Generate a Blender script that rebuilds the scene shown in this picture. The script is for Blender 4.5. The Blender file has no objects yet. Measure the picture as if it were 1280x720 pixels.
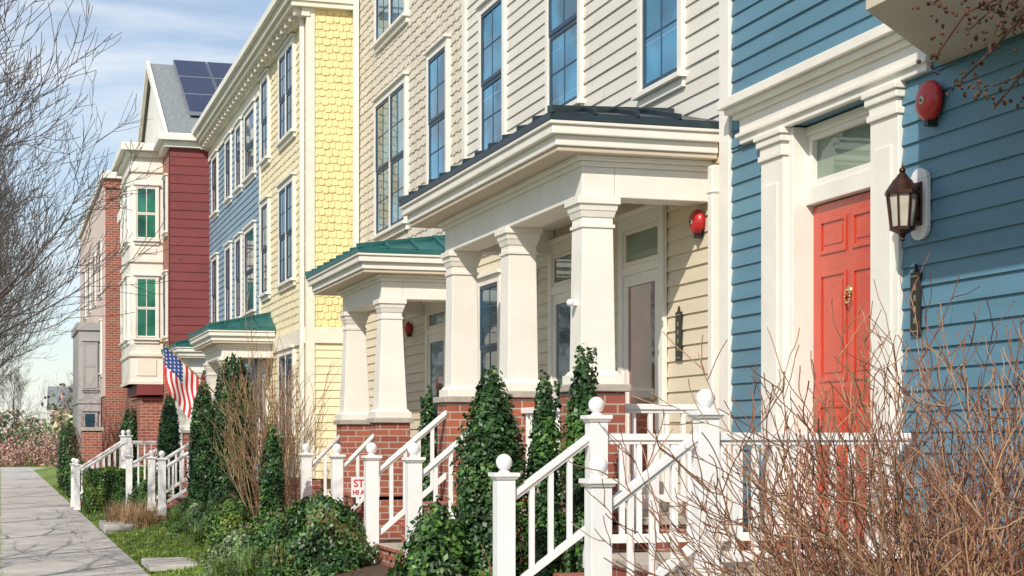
import bpy, math, random
import numpy as np
from mathutils import Vector
random.seed(7); rng=np.random.default_rng(7)
scene=bpy.context.scene
scene.view_settings.view_transform='Standard'; scene.view_settings.look='None'; scene.view_settings.exposure=0

# ---------------------------------------------------------------- materials
def newmat(name):
    m=bpy.data.materials.new(name); m.use_nodes=True
    nt=m.node_tree; return m,nt,nt.nodes['Principled BSDF']
def M(name,col,rough=.6,var=.15,scale=2.5,bump=0,bscale=60,metal=0,stretch=(1,1,1),spec=.5,col2=None,coat=0):
    m,nt,b=newmat(name); N=nt.nodes; L=nt.links
    g=N.new('ShaderNodeNewGeometry'); mp=N.new('ShaderNodeMapping'); mp.inputs['Scale'].default_value=stretch
    L.new(g.outputs['Position'],mp.inputs[0])
    n=N.new('ShaderNodeTexNoise'); n.inputs['Scale'].default_value=scale; n.inputs['Detail'].default_value=5; n.inputs['Roughness'].default_value=.65
    L.new(mp.outputs[0],n.inputs['Vector'])
    r=N.new('ShaderNodeValToRGB'); r.color_ramp.elements[0].position=.32; r.color_ramp.elements[1].position=.68
    c=col; d=col2 if col2 else tuple(x*(1-var*1.3) for x in c)
    u=tuple(min(1,x*(1+var*.5)) for x in c)
    r.color_ramp.elements[0].color=(*d,1); r.color_ramp.elements[1].color=(*u,1)
    L.new(n.outputs[0],r.inputs[0]); L.new(r.outputs[0],b.inputs['Base Color'])
    b.inputs['Roughness'].default_value=rough; b.inputs['Metallic'].default_value=metal
    b.inputs['Specular IOR Level'].default_value=spec
    if coat: b.inputs['Coat Weight'].default_value=coat
    if bump:
        n2=N.new('ShaderNodeTexNoise'); n2.inputs['Scale'].default_value=bscale; n2.inputs['Detail'].default_value=2
        L.new(g.outputs['Position'],n2.inputs['Vector'])
        bp=N.new('ShaderNodeBump'); bp.inputs['Strength'].default_value=bump; bp.inputs['Distance'].default_value=.01
        L.new(n2.outputs[0],bp.inputs['Height']); L.new(bp.outputs[0],b.inputs['Normal'])
    return m
def brick(name,c1,c2,mort):
    m,nt,b=newmat(name); N=nt.nodes; L=nt.links
    g=N.new('ShaderNodeNewGeometry'); s=N.new('ShaderNodeSeparateXYZ'); L.new(g.outputs['Position'],s.inputs[0])
    a=N.new('ShaderNodeMath'); L.new(s.outputs[0],a.inputs[0]); L.new(s.outputs[1],a.inputs[1])
    c=N.new('ShaderNodeCombineXYZ'); L.new(a.outputs[0],c.inputs[0]); L.new(s.outputs[2],c.inputs[1])
    t=N.new('ShaderNodeTexBrick'); L.new(c.outputs[0],t.inputs['Vector'])
    t.inputs['Color1'].default_value=(*c1,1); t.inputs['Color2'].default_value=(*c2,1); t.inputs['Mortar'].default_value=(*mort,1)
    t.inputs['Scale'].default_value=1; t.inputs['Brick Width'].default_value=.21; t.inputs['Row Height'].default_value=.075; t.inputs['Mortar Size'].default_value=.007
    n=N.new('ShaderNodeTexNoise'); n.inputs['Scale'].default_value=9; L.new(g.outputs['Position'],n.inputs['Vector'])
    mx=N.new('ShaderNodeMix'); mx.data_type='RGBA'; mx.blend_type='MULTIPLY'; mx.inputs[0].default_value=.5
    r=N.new('ShaderNodeValToRGB'); r.color_ramp.elements[0].color=(.6,.6,.6,1); r.color_ramp.elements[1].color=(1.2,1.2,1.2,1)
    L.new(t.outputs[0],mx.inputs[6]); L.new(n.outputs[0],r.inputs[0]); L.new(r.outputs[0],mx.inputs[7])
    L.new(mx.outputs[2],b.inputs['Base Color']); b.inputs['Roughness'].default_value=.85
    bp=N.new('ShaderNodeBump'); bp.inputs['Strength'].default_value=.6; bp.inputs['Distance'].default_value=.01; bp.invert=True
    L.new(t.outputs['Fac'],bp.inputs['Height']); L.new(bp.outputs[0],b.inputs['Normal'])
    return m
def leafmat(name,col,tr=0):
    m,nt,b=newmat(name); N=nt.nodes; L=nt.links
    g=N.new('ShaderNodeNewGeometry'); n=N.new('ShaderNodeTexNoise'); n.inputs['Scale'].default_value=6; n.inputs['Detail'].default_value=2
    L.new(g.outputs['Position'],n.inputs['Vector'])
    r=N.new('ShaderNodeValToRGB'); r.color_ramp.elements[0].position=.35; r.color_ramp.elements[1].position=.65
    r.color_ramp.elements[0].color=(*[x*.6 for x in col],1); r.color_ramp.elements[1].color=(*[x*1.3 for x in col],1)
    L.new(n.outputs[0],r.inputs[0]); L.new(r.outputs[0],b.inputs['Base Color']); b.inputs['Roughness'].default_value=.45
    if tr:
        t=N.new('ShaderNodeBsdfTranslucent'); L.new(r.outputs[0],t.inputs[0])
        mx=N.new('ShaderNodeMixShader'); mx.inputs[0].default_value=tr; L.new(b.outputs[0],mx.inputs[1]); L.new(t.outputs[0],mx.inputs[2])
        L.new(mx.outputs[0],nt.nodes['Material Output'].inputs[0])
    return m
def glassmat(name,col,rough=.03,spec=.9):
    m,nt,b=newmat(name); N=nt.nodes; L=nt.links
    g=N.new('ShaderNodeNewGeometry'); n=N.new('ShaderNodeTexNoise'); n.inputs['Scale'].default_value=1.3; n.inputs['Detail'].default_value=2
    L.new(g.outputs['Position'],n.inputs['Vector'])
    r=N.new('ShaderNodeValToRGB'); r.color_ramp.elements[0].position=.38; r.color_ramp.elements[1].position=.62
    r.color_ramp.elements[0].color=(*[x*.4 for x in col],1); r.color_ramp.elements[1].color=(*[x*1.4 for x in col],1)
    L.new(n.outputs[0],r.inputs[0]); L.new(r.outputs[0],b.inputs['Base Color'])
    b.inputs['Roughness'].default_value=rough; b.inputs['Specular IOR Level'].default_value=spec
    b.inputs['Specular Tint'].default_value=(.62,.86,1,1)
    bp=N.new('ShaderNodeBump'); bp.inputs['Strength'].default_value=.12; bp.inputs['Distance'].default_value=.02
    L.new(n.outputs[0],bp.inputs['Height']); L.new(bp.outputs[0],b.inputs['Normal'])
    return m
WHITE=M('white_paint',(.80,.765,.70),.45,.06,3,.05,30)
RAILW=M('white_rail_paint',(.82,.82,.82),.4,.07,4,.05,60)
CREAMT=M('cream_trim',(.78,.73,.62),.5,.06,3,.05,30)
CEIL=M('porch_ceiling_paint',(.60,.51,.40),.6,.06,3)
BLUE=M('blue_siding_paint',(.10,.225,.31),.5,.14,1.6,.25,90,stretch=(1,.25,2))
BEIGE=M('beige_siding_paint',(.68,.65,.59),.55,.07,1.4,.25,90,stretch=(1,.25,2))
BEIGEL=M('warm_cream_siding_paint',(.71,.62,.47),.55,.07,1.4,.25,90,stretch=(1,.25,2))
SHING=M('beige_shingle_paint',(.66,.60,.50),.65,.12,5,.3,50)
YEL=M('yellow_shingle_paint',(.81,.67,.34),.65,.10,5,.3,50)
YELS=M('pale_yellow_siding_paint',(.80,.71,.48),.6,.07,2,.2,60)
STEEL=M('slate_blue_siding_paint',(.22,.33,.43),.6,.1,2)
DRED=M('dark_red_siding_paint',(.20,.04,.04),.6,.12,2)
REDDOOR=M('red_door_paint',(.58,.07,.035),.3,.12,4,.1,50,coat=.3)
BELL=M('red_enamel',(.48,.025,.025),.3,.1,8)
BRICK=brick('red_brick',(.38,.115,.065),(.28,.075,.05),(.43,.37,.32))
PINK=M('pale_stucco',(.62,.50,.46),.8,.1,1.5)
GREY=M('grey_panel',(.38,.37,.37),.7,.08,1.5)
STONE=M('stone_cap',(.42,.38,.33),.8,.15,8,.3,60)
METR=M('slate_metal_roof',(.05,.075,.09),.38,.15,4,metal=.5)
GRNR=M('green_metal_roof',(.03,.16,.16),.35,.2,4,metal=.3)
SHROOF=M('asphalt_shingles',(.23,.26,.28),.9,.25,14,.5,50)
SOLAR=M('solar_cells',(.008,.018,.07),.25,.2,3,spec=.5)
SOLARF=M('solar_frame',(.22,.25,.30),.4,.05,3,metal=.4)
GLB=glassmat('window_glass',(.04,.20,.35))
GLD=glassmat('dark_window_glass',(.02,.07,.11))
GLG=glassmat('green_window_glass',(.03,.17,.11))
GLDOOR=glassmat('door_glass',(.22,.06,.035))
GLT=glassmat('transom_glass',(.16,.20,.15))
SHUT=M('navy_sash',(.025,.06,.105),.5,.1,4)
BRONZE=M('bronze_metal',(.075,.035,.022),.38,.25,20,metal=.6)
LGLASS=M('lantern_glass',(.50,.47,.40),.12,.15,10)
BLACK=M('black_paint',(.02,.02,.02),.45,.2,8)
BRASS=M('aged_brass',(.55,.42,.2),.35,.2,20,metal=.8)
CONC=M('concrete',(.49,.46,.43),.88,.2,1.6,.35,70)
ROAD=M('asphalt',(.06,.06,.062),.9,.2,3,.4,60)
MULCH=M('mulch',(.085,.05,.03),.95,.4,18,.9,35)
GRASSG=M('lawn',(.17,.25,.04),.95,.3,5,.8,50,col2=(.11,.15,.03))
BARK=M('bark',(.12,.10,.09),.9,.25,15)
STEMR=M('red_brown_stems',(.27,.115,.065),.7,.25,12)
STEMT=M('tan_stems',(.42,.265,.16),.75,.25,12)
STEMD=M('dark_stems',(.11,.05,.035),.8,.25,12)
STRAW=M('dry_straw',(.55,.38,.20),.8,.25,12)
SEED=M('dry_seed_heads',(.09,.04,.025),.85,.3,20)
L1=leafmat('leaf_dark',(.022,.062,.018)); L2=leafmat('leaf_mid',(.045,.12,.026)); L3=leafmat('leaf_light',(.105,.20,.035),.2)
L4=leafmat('leaf_yellow_green',(.24,.32,.05),.2); L5=leafmat('leaf_grey_green',(.20,.27,.16)); L6=leafmat('leaf_pinkish',(.50,.27,.24)); L7=leafmat('leaf_brown',(.24,.16,.11))
LR=leafmat('leaf_bronze',(.13,.085,.04))
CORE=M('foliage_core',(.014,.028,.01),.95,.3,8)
FR=M('flag_red',(.60,.03,.035),.8,.08,5); FW=M('flag_white',(.82,.82,.82),.8,.04,5); FB=M('flag_blue',(.03,.06,.24),.8,.08,5)

# ---------------------------------------------------------------- geometry helpers
def empty(name,loc=(0,0,0)):
    o=bpy.data.objects.new(name,None); o.location=loc; scene.collection.objects.link(o); o.empty_display_size=.3; return o
class Part:
    def __init__(s,name,parent=None): s.name=name; s.parent=parent; s.v=[]; s.f=[]; s.mi=[]; s.m=[]; s.sm=[]
    def mid(s,m):
        if m not in s.m: s.m.append(m)
        return s.m.index(m)
    def add(s,vs,fs,m,smooth=False):
        b=len(s.v); i=s.mid(m); s.v+= [tuple(p) for p in vs]
        for f in fs: s.f.append([b+k for k in f]); s.mi.append(i); s.sm.append(smooth)
    def box(s,x0,x1,y0,y1,z0,z1,m):
        if x0>x1:x0,x1=x1,x0
        if y0>y1:y0,y1=y1,y0
        vs=[(x0,y0,z0),(x1,y0,z0),(x1,y1,z0),(x0,y1,z0),(x0,y0,z1),(x1,y0,z1),(x1,y1,z1),(x0,y1,z1)]
        s.add(vs,[(0,3,2,1),(4,5,6,7),(0,1,5,4),(1,2,6,5),(2,3,7,6),(3,0,4,7)],m)
    def lb(s,kind,base,u0,u1,w0,w1,z0,z1,m):   # wall-local box; w is distance out of the wall
        if kind=='x': s.box(base-w1,base-w0,u0,u1,z0,z1,m)
        else: s.box(u0,u1,base-w1,base-w0,z0,z1,m)
    def beam(s,p0,p1,w,h,m):    # sheared beam with vertical ends
        p0=Vector(p0);p1=Vector(p1);d=(p1-p0);hd=Vector((d.x,d.y,0)).normalized();n=Vector((-hd.y,hd.x,0))*w/2;u=Vector((0,0,h/2))
        vs=[p0-n-u,p0+n-u,p0+n+u,p0-n+u,p1-n-u,p1+n-u,p1+n+u,p1-n+u]
        s.add(vs,[(3,2,1,0),(4,5,6,7),(0,1,5,4),(1,2,6,5),(2,3,7,6),(3,0,4,7)],m)
    def frus(s,cx,cy,z0,z1,r0,r1,m,n=4,rot=math.pi/4,smooth=False):
        k=math.sqrt(2) if n==4 else 1
        vs=[];
        for z,r in((z0,r0),(z1,r1)):
            for i in range(n):
                a=rot+2*math.pi*i/n; vs.append((cx+r*k*math.cos(a),cy+r*k*math.sin(a),z))
        s.add(vs,[tuple(range(n-1,-1,-1)),tuple(range(n,2*n))],m); s.add(vs,[(i,(i+1)%n,n+(i+1)%n,n+i) for i in range(n)],m,smooth)
    def ball(s,c,r,m,sx=1,sy=1,sz=1,nu=12,nv=8):
        vs=[];fs=[]
        for j in range(nv+1):
            t=math.pi*j/nv
            for i in range(nu):
                a=2*math.pi*i/nu; vs.append((c[0]+sx*r*math.sin(t)*math.cos(a),c[1]+sy*r*math.sin(t)*math.sin(a),c[2]+sz*r*math.cos(t)))
        for j in range(nv):
            for i in range(nu): fs.append((j*nu+i,(j+1)*nu+i,(j+1)*nu+(i+1)%nu,j*nu+(i+1)%nu))
        s.add(vs,fs,m,True)
    def discx(s,x,y,z,prof,m,n=24):
        vs=[];fs=[]
        for w,r in prof:
            for i in range(n):
                a=2*math.pi*i/n; vs.append((x-w,y+r*math.cos(a),z+r*math.sin(a)))
        for j in range(len(prof)-1):
            for i in range(n): fs.append((j*n+i,j*n+(i+1)%n,(j+1)*n+(i+1)%n,(j+1)*n+i))
        s.add(vs,fs,m,True)
    def prism(s,poly,z0,z1,m):
        n=len(poly); vs=[(x,y,z0) for x,y in poly]+[(x,y,z1) for x,y in poly]
        s.add(vs,[tuple(range(n-1,-1,-1)),tuple(range(n,2*n))]+[(i,(i+1)%n,n+(i+1)%n,n+i) for i in range(n)],m)
    def siding(s,kind,base,u0,u1,z0,z1,m,e=.125,p=.018):
        z=z0; vs=[];fs=[]
        def P(u,w,z): return (base-w,u,z) if kind=='x' else (u,base-w,z)
        while z<z1-.01:
            zt=min(z+e,z1)
            u=u0; 
            while u<u1-.001:
                ln=random.uniform(2.2,3.7); ue=u+ln
                if u1-ue<.5: ue=u1
                j=random.uniform(-.0018,.0018); k=random.uniform(-.0015,.0015); g=.0015 if ue<u1 else 0; b=len(vs)
                vs+=[P(u,p+j,z+k),P(ue-g,p+j,z+k),P(ue-g,.003,zt),P(u,.003,zt),P(u,.002,z+k),P(ue-g,.002,z+k)]
                fs+=[(b,b+1,b+2,b+3),(b+4,b+5,b+1,b)]
                u=ue
            z+=e
        s.add(vs,fs,m)
        s.lb(kind,base,u0,u1,-.16,.0,z0,z1,m)
    def shingles(s,kind,base,u0,u1,z0,z1,m,e=.125,w=.14):
        def P(u,ww,z): return (base-ww,u,z) if kind=='x' else (u,base-ww,z)
        vs=[];fs=[];r=0;z=z0
        while z<z1-.01:
            zt=min(z+e,z1); u=u0-(w/2 if r%2 else 0); i=0
            while u<u1-.005:
                ww=w*random.uniform(.88,1.12)
                a=max(u,u0)+.0025; c=min(u+ww,u1)-.0025; i+=1
                if c-a>.02:
                    q=.018+random.uniform(-.004,.004); dz=random.uniform(-.005,.005)+ (0.014 if (i+r)%2 else 0); b=len(vs)
                    ch=min(.02,(c-a)*.25)
                    vs+=[P(a,q,z+dz+ch),P(a+ch,q,z+dz),P(c-ch,q,z+dz),P(c,q,z+dz+ch),P(c,.004,zt+.016),P(a,.004,zt+.016),P(a,.001,z+dz+ch),P(a+ch,.001,z+dz),P(c-ch,.001,z+dz),P(c,.001,z+dz+ch)]
                    fs+=[(b,b+1,b+2,b+3,b+4,b+5),(b+1,b+7,b+8,b+2),(b,b+5,b+6),(b+3,b+9,b+4),(b,b+6,b+7,b+1),(b+2,b+8,b+9,b+3)]
                u+=ww
            z+=e; r+=1
        s.add(vs,fs,m); s.lb(kind,base,u0,u1,-.16,.0,z0,z1,m)
    def window(s,kind,base,u0,u1,z0,z1,glass,trim,sash,nx=2,nz=2,units=1,case=.09,off0=0,t=.045):
        base=base-off0
        s.lb(kind,base,u0-case,u0,-off0,.05,z0-.02,z1+case,trim); s.lb(kind,base,u1,u1+case,-off0,.05,z0-.02,z1+case,trim)
        s.lb(kind,base,u0,u1,-off0,.047,z1,z1+case,trim); s.lb(kind,base,u0-case-.03,u1+case+.03,-off0,.085,z1+case,z1+case+.035,trim)
        s.lb(kind,base,u0-case-.03,u1+case+.03,-off0,.09,z0-.065,z0-.022,trim)
        s.lb(kind,base,u0-case,u1+case,-off0,.04,z0-.14,z0-.067,trim)
        wu=(u1-u0)/units
        for k in range(units):
            a=u0+k*wu; b=a+wu
            if k>0: s.lb(kind,base,a-.03,a+.03,0,.044,z0,z1,trim)
            a+=.03 if k>0 else 0; b-=.03 if k<units-1 else 0
            zm=(z0+z1)/2
            for (p,q,off) in ((z0,zm-.015,.0),(zm-.015,z1,.008)):
                s.lb(kind,base,a,a+t,.002,.032+off,p,q,sash); s.lb(kind,base,b-t,b,.002,.032+off,p,q,sash)
                s.lb(kind,base,a+t,b-t,.002,.031+off,p,p+t,sash); s.lb(kind,base,a+t,b-t,.002,.031+off,q-t,q,sash)
                s.lb(kind,base,a+t,b-t,.001,.019+off,p+t,q-t,glass)
                for i in range(1,nx):
                    c=a+t+(b-a-2*t)*i/nx; s.lb(kind,base,c-.009,c+.009,.019+off,.024+off,p+t,q-t,sash)
                for i in range(1,nz):
                    c=p+t+(q-p-2*t)*i/nz; s.lb(kind,base,a+t,b-t,.019+off,.023+off,c-.009,c+.009,sash)
    def done(s,bevel=0):
        me=bpy.data.meshes.new(s.name); me.from_pydata(s.v,[],s.f)
        for m in s.m: me.materials.append(m)
        me.polygons.foreach_set('material_index',s.mi); me.polygons.foreach_set('use_smooth',s.sm); me.update()
        o=bpy.data.objects.new(s.name,me); scene.collection.objects.link(o)
        if s.parent: o.parent=s.parent
        if bevel:
            b=o.modifiers.new('b','BEVEL'); b.width=bevel; b.segments=2; b.limit_method='ANGLE'; b.angle_limit=.9
        return o

# ---------------------------------------------------------------- camera
cam=bpy.data.cameras.new('camera'); co=bpy.data.objects.new('camera',cam); scene.collection.objects.link(co)
co.location=(0,0,1.6); co.rotation_euler=(math.pi/2,0,-math.radians(16.87)); cam.sensor_width=36; cam.lens=59.34
cam.shift_y=.1484; cam.clip_end=3000; scene.camera=co

# ---------------------------------------------------------------- sky and sun
S=Vector((-.50,-.64,.60)).normalized()
w=bpy.data.worlds.new('World'); scene.world=w; w.use_nodes=True; nt=w.node_tree; N=nt.nodes; L=nt.links
bg=N['Background']; sky=N.new('ShaderNodeTexSky'); sky.sky_type='NISHITA'; sky.sun_disc=False
sky.sun_elevation=math.asin(S.z); sky.sun_rotation=math.atan2(S.x,S.y); sky.air_density=1.0; sky.dust_density=.4; sky.ozone_density=2.0
tc=N.new('ShaderNodeTexCoord'); mp=N.new('ShaderNodeMapping'); mp.inputs['Scale'].default_value=(1.2,2.2,6.5); mp.inputs['Rotation'].default_value=(0.25,.1,.4)
no=N.new('ShaderNodeTexNoise'); no.inputs['Scale'].default_value=2.6; no.inputs['Detail'].default_value=9; no.inputs['Roughness'].default_value=.6; no.inputs['Distortion'].default_value=.6
cr=N.new('ShaderNodeValToRGB'); cr.color_ramp.elements[0].position=.40; cr.color_ramp.elements[1].position=.70
cr.color_ramp.elements[0].color=(.20,.20,.20,1); cr.color_ramp.elements[1].color=(.88,.88,.88,1)
mx=N.new('ShaderNodeMix'); mx.data_type='RGBA'; mx.inputs[7].default_value=(7.4,7.7,8.1,1)
L.new(tc.outputs['Generated'],mp.inputs[0]); L.new(mp.outputs[0],no.inputs['Vector']); L.new(no.outputs[0],cr.inputs[0])
L.new(cr.outputs[0],mx.inputs[0]); L.new(sky.outputs[0],mx.inputs[6]); L.new(mx.outputs[2],bg.inputs[0]); bg.inputs[1].default_value=.128
sl=bpy.data.lights.new('sun','SUN'); sl.energy=4.6; sl.angle=math.radians(.5); sl.color=(1,.92,.80)
so=bpy.data.objects.new('sun',sl); scene.collection.objects.link(so); so.rotation_euler=S.to_track_quat('Z','Y').to_euler(); so.location=(-10,-10,20)

# ---------------------------------------------------------------- ground
p=Part('ground'); p.add([(-1500,-300,-.16),(1500,-300,-.16),(1500,2500,-.16),(-1500,2500,-.16)],[(0,1,2,3)],GRASSG); p.done()
p=Part('road'); p.add([(-10,-40,-.155),(-2.25,-40,-.155),(-2.25,103,-.155),(-10,103,-.155)],[(0,1,2,3)],ROAD)
p.add([(-80,103,-.152),(120,103,-.152),(120,111,-.152),(-80,111,-.152)],[(0,1,2,3)],CONC); p.done()
p=Part('road_marking'); 
for k in range(14): p.add([(-6.2,-20+9*k,-.15),(-6.08,-20+9*k,-.15),(-6.08,-17+9*k,-.15),(-6.2,-17+9*k,-.15)],[(0,1,2,3)],RAILW)
p.done()
p=Part('kerb'); p.box(-2.25,-2.1,-40,103,-.2,-.01,CONC); p.done(.015)
def zg(x): return float(np.interp(x,[1.71,1.8,2.2,2.7,3.2,3.7,30],[-.02,.0,.06,.2,.36,.44,.45]))
p=Part('verge'); 
p.add([(-2.1,-40,-.03),(.0,-40,-.02),(.0,102,-.02),(-2.1,102,-.03)],[(0,1,2,3)],GRASSG); p.done()
xs=[1.71,1.8,2.2,2.45,2.7,3.2,3.7,30]; p=Part('lawn_terrain')
for a,b in zip(xs[:-1],xs[1:]):
    p.add([(a,-20,zg(a)),(b,-20,zg(b)),(b,95,zg(b)),(a,95,zg(a))],[(0,1,2,3)],GRASSG if b<=2.71 else MULCH)
p.done()
p=Part('sidewalk')
y=-12
while y<102:
    j=random.uniform(-.004,.004); p.box(.0,1.7,y+.006,y+1.514,-.12,.0+j,CONC); y+=1.52
p.box(-.01,1.71,-12,102,-.13,-.03,MULCH); p.done(.008)
p=Part('path')
p.prism([(1.715,21.9),(3.5,21.9),(3.5,19.9),(2.7,19.9),(2.3,20.6),(1.715,20.6)],.02,.10,CONC)
p.prism([(1.715,9.0),(3.1,9.1),(3.1,10.8),(1.715,10.9)],.02,.3,CONC); p.prism([(1.715,14.4),(3.3,14.4),(3.3,16),(1.715,16)],.02,.28,CONC)
p.box(1.715,2.6,29.5,31.5,.0,.14,CONC); p.done(.01)
p=Part('drain_cover'); p.frus(2.02,18.6,.0,.075,.2,.2,BLACK,20,0); p.done()

# ---------------------------------------------------------------- porches
def column(p,cx,cy,z0,z1,w0,w1,m):
    p.frus(cx,cy,z0,z0+.07,w0/2+.045,w0/2+.045,m); p.frus(cx,cy,z0+.07,z0+.10,w0/2+.03,w0/2+.01,m)
    p.frus(cx,cy,z0+.10,z1-.15,w0/2,w1/2,m)
    p.frus(cx,cy,z1-.23,z1-.205,w1/2+.014,w1/2+.014,m)
    p.frus(cx,cy,z1-.15,z1-.10,w1/2+.008,w1/2+.022,m); p.frus(cx,cy,z1-.10,z1-.05,w1/2+.026,w1/2+.034,m); p.frus(cx,cy,z1-.05,z1,w1/2+.048,w1/2+.048,m)
def porch(parent,X,xe,cx,ys,zf,zb,zc,ze,zt,rm,y0,y1,w0=.28,w1=.25,tr=WHITE):
    p=Part('porch_columns',parent)
    for yy in ys: column(p,cx,yy,zb,zc,w0,w1,tr)
    p.done(.006)
    p=Part('porch_pedestals',parent)
    for yy in ys:
        p.box(cx-.2,cx+.2,yy-.2,yy+.2,.2,zb-.06,BRICK); p.box(cx-.235,cx+.235,yy-.235,yy+.235,zb-.06,zb-.002,STONE)
    ya=ys[0]-.17; yb=ys[-1]+.17
    p.box(cx-.15,X-.02,ya,yb,.1,zf-.06,BRICK); p.box(cx-.19,X-.018,ya-.03,yb+.03,zf-.06,zf,STONE); p.done(.008)
    p=Part('porch_entablature',parent); h=w1/2+.01; zb2=ze-.30
    p.box(cx-h,cx+h,ya+.03,yb-.03,zc,zb2,tr); p.box(cx+h+.001,X-.02,ya+.03,ya+.03+2*h,zc+.002,zb2,tr); p.box(cx+h+.001,X-.02,yb-.03-2*h,yb-.03,zc+.002,zb2,tr)
    p.box(cx-h-.02,X-.021,ya+.005,yb-.005,zb2,zb2+.04,tr); p.box(cx-h-.06,X-.022,ya-.03,yb+.03,zb2+.04,zb2+.08,tr)
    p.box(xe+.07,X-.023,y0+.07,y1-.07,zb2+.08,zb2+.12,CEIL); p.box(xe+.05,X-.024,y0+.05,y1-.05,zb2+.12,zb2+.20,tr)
    p.box(xe+.005,X-.025,y0+.005,y1-.005,zb2+.20,ze-.03,tr); p.box(xe-.015,X-.027,y0-.015,y1+.015,ze-.03,ze,tr)
    p.done(.008)
    p=Part('porch_roof',parent); e=(y1-y0)*.2; z=ze+.055; Xw=X-.03
    p.box(xe-.02,Xw,y0-.02,y1+.02,ze,z,rm)
    A=(xe-.02,y0-.02,z+.002);B=(xe-.02,y1+.02,z+.002);C=(Xw,y1-e,zt);D=(Xw,y0+e,zt);E=(Xw,y0-.02,z+.002);F=(Xw,y1+.02,z+.002)
    p.add([A,B,C,D,E,F],[(0,3,2,1),(0,4,3),(1,2,5)],rm)
    n=int((y1-y0)/.4)
    for i in range(1,n):
        yy=y0+(y1-y0)*i/n; t=min(1,(yy-y0)/e,(y1-yy)/e)
        p.beam((xe-.02,yy,z+.015),(xe+(Xw-xe)*t,yy,z+(zt-z)*t+.015),.025,.05,rm)
    for i in range(1,4):
        t=i/4; xx=xe+(Xw-xe)*t
        p.beam((xx,y0-.02,z+.015),(xx,y0+e*t,z+(zt-z)*t+.015),.025,.05,rm); p.beam((xx,y1+.02,z+.015),(xx,y1-e*t,z+(zt-z)*t+.015),.025,.05,rm)
    p.beam((xe-.02,y0-.02,z+.02),(Xw,y0+e,zt+.02),.05,.05,rm); p.beam((xe-.02,y1+.02,z+.02),(Xw,y1-e,zt+.02),.05,.05,rm)
    p.done()
def railseg(p,x0,x1,y,za,zb,h=.62,m=RAILW):
    p.beam((x0,y,za),(x1,y,zb),.075,.045,m); p.beam((x0,y,za-.035),(x1,y,zb-.035),.045,.03,m)
    p.beam((x0,y,za-h),(x1,y,zb-h),.05,.06,m)
    n=max(2,int(abs(x1-x0)/.125))
    for i in range(1,n):
        t=i/n; x=x0+(x1-x0)*t; z=za+(zb-za)*t; p.box(x-.018,x+.018,y-.018,y+.018,z-h+.01,z-.03,m)
def newel(p,x,y,z0,zball,w=.125,m=RAILW):
    p.frus(x,y,z0,z0+.16,w/2+.012,w/2+.012,m); p.frus(x,y,z0+.16,zball-.115,w/2,w/2,m); p.frus(x,y,zball-.115,zball-.095,w/2+.01,w/2+.022,m)
    p.frus(x,y,zball-.095,zball-.07,w/2+.026,w/2+.026,m); p.frus(x,y,zball-.07,zball-.05,.045,.025,m,12,0)
    p.ball((x,y,zball),.057,m)
def stair_rail(y,xl,xh,bl,bh,gl,gh,xe=None,high=True):
    p=Part('stair_railing'); newel(p,xl,y,gl-.1,bl)
    ze=bh-.22; railseg(p,xl+.06,xh-.06,y,bl-.22,ze)
    if high: newel(p,xh,y,gh-.1,bh)
    if xe: railseg(p,xh+.06,xe,y,ze,ze,ze-gh-.1)
    p.done(.004)
def steps(parent,x0,x1,y0,y1,z0,z1,n):
    p=Part('brick_steps',parent)
    for i in range(n):
        xa=x0+(x1-x0)*i/n; zt=z0+(z1-z0)*(i+1)/n
        p.box(xa,x1,y0+i*.002,y1-i*.002,-.1,zt-.04,BRICK); p.box(xa-.02,x1,y0-.01,y1+.01,zt-.04,zt,BRICK)
    p.done(.006)

# ---------------------------------------------------------------- blue townhouse
H=empty('blue_townhouse'); X=5.3
p=Part('siding_walls',H)
p.siding('x',X,11.15,11.72,.9,3.80,BLUE); p.siding('x',X,0,9.20,.9,3.80,BLUE); p.siding('x',X,0,11.72,3.80,10,BLUE)
p.box(5.5,14,-.2,11.72,.0,10.2,BLUE); p.box(X-.02,5.5,0,9.2,.2,.9,BRICK); p.box(X-.02,5.5,11.1,11.72,.2,.9,BRICK); p.done()
p=Part('door_surround',H)
p.box(5.25,5.5,9.56,11.1,.2,.95,BRICK)
for a,b in((9.20,9.55),(10.79,11.15)):
    p.box(5.26,5.499,a,b,.95,3.60,WHITE); p.box(5.245,5.26,a+.07,b-.07,1.25,3.42,WHITE)
    p.box(5.235,5.499,a-.02,b+.02,.9,1.12,WHITE)
    p.box(5.24,5.499,a-.015,b+.015,3.60,3.64,WHITE); p.box(5.25,5.499,a,b,3.64,3.70,WHITE); p.box(5.23,5.499,a-.025,b+.025,3.70,3.75,WHITE); p.box(5.215,5.499,a-.04,b+.04,3.75,3.79,WHITE)
p.box(5.30,5.499,9.55,9.62,.95,3.79,WHITE); p.box(5.30,5.499,10.72,10.79,.95,3.79,WHITE)
p.box(5.40,5.499,9.62,10.72,3.24,3.36,WHITE); p.box(5.40,5.499,9.62,10.72,3.73,3.789,WHITE)
p.box(5.42,5.49,9.62,9.68,3.36,3.73,WHITE); p.box(5.42,5.49,10.66,10.72,3.36,3.73,WHITE); p.box(5.42,5.49,9.68,10.66,3.36,3.41,WHITE); p.box(5.42,5.49,9.68,10.66,3.69,3.73,WHITE)
p.box(5.25,5.298,8.86,11.5,3.79,3.98,WHITE); p.box(5.225,5.298,8.83,11.53,3.84,3.87,WHITE)
p.box(5.22,5.298,8.80,11.56,3.98,4.02,WHITE); p.box(5.17,5.298,8.76,11.60,4.02,4.06,WHITE); p.box(5.13,5.298,8.72,11.64,4.06,4.13,WHITE)
p.done(.006)
p=Part('transom_window',H); p.box(5.46,5.48,9.68,10.66,3.41,3.69,GLT); p.done()
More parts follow.
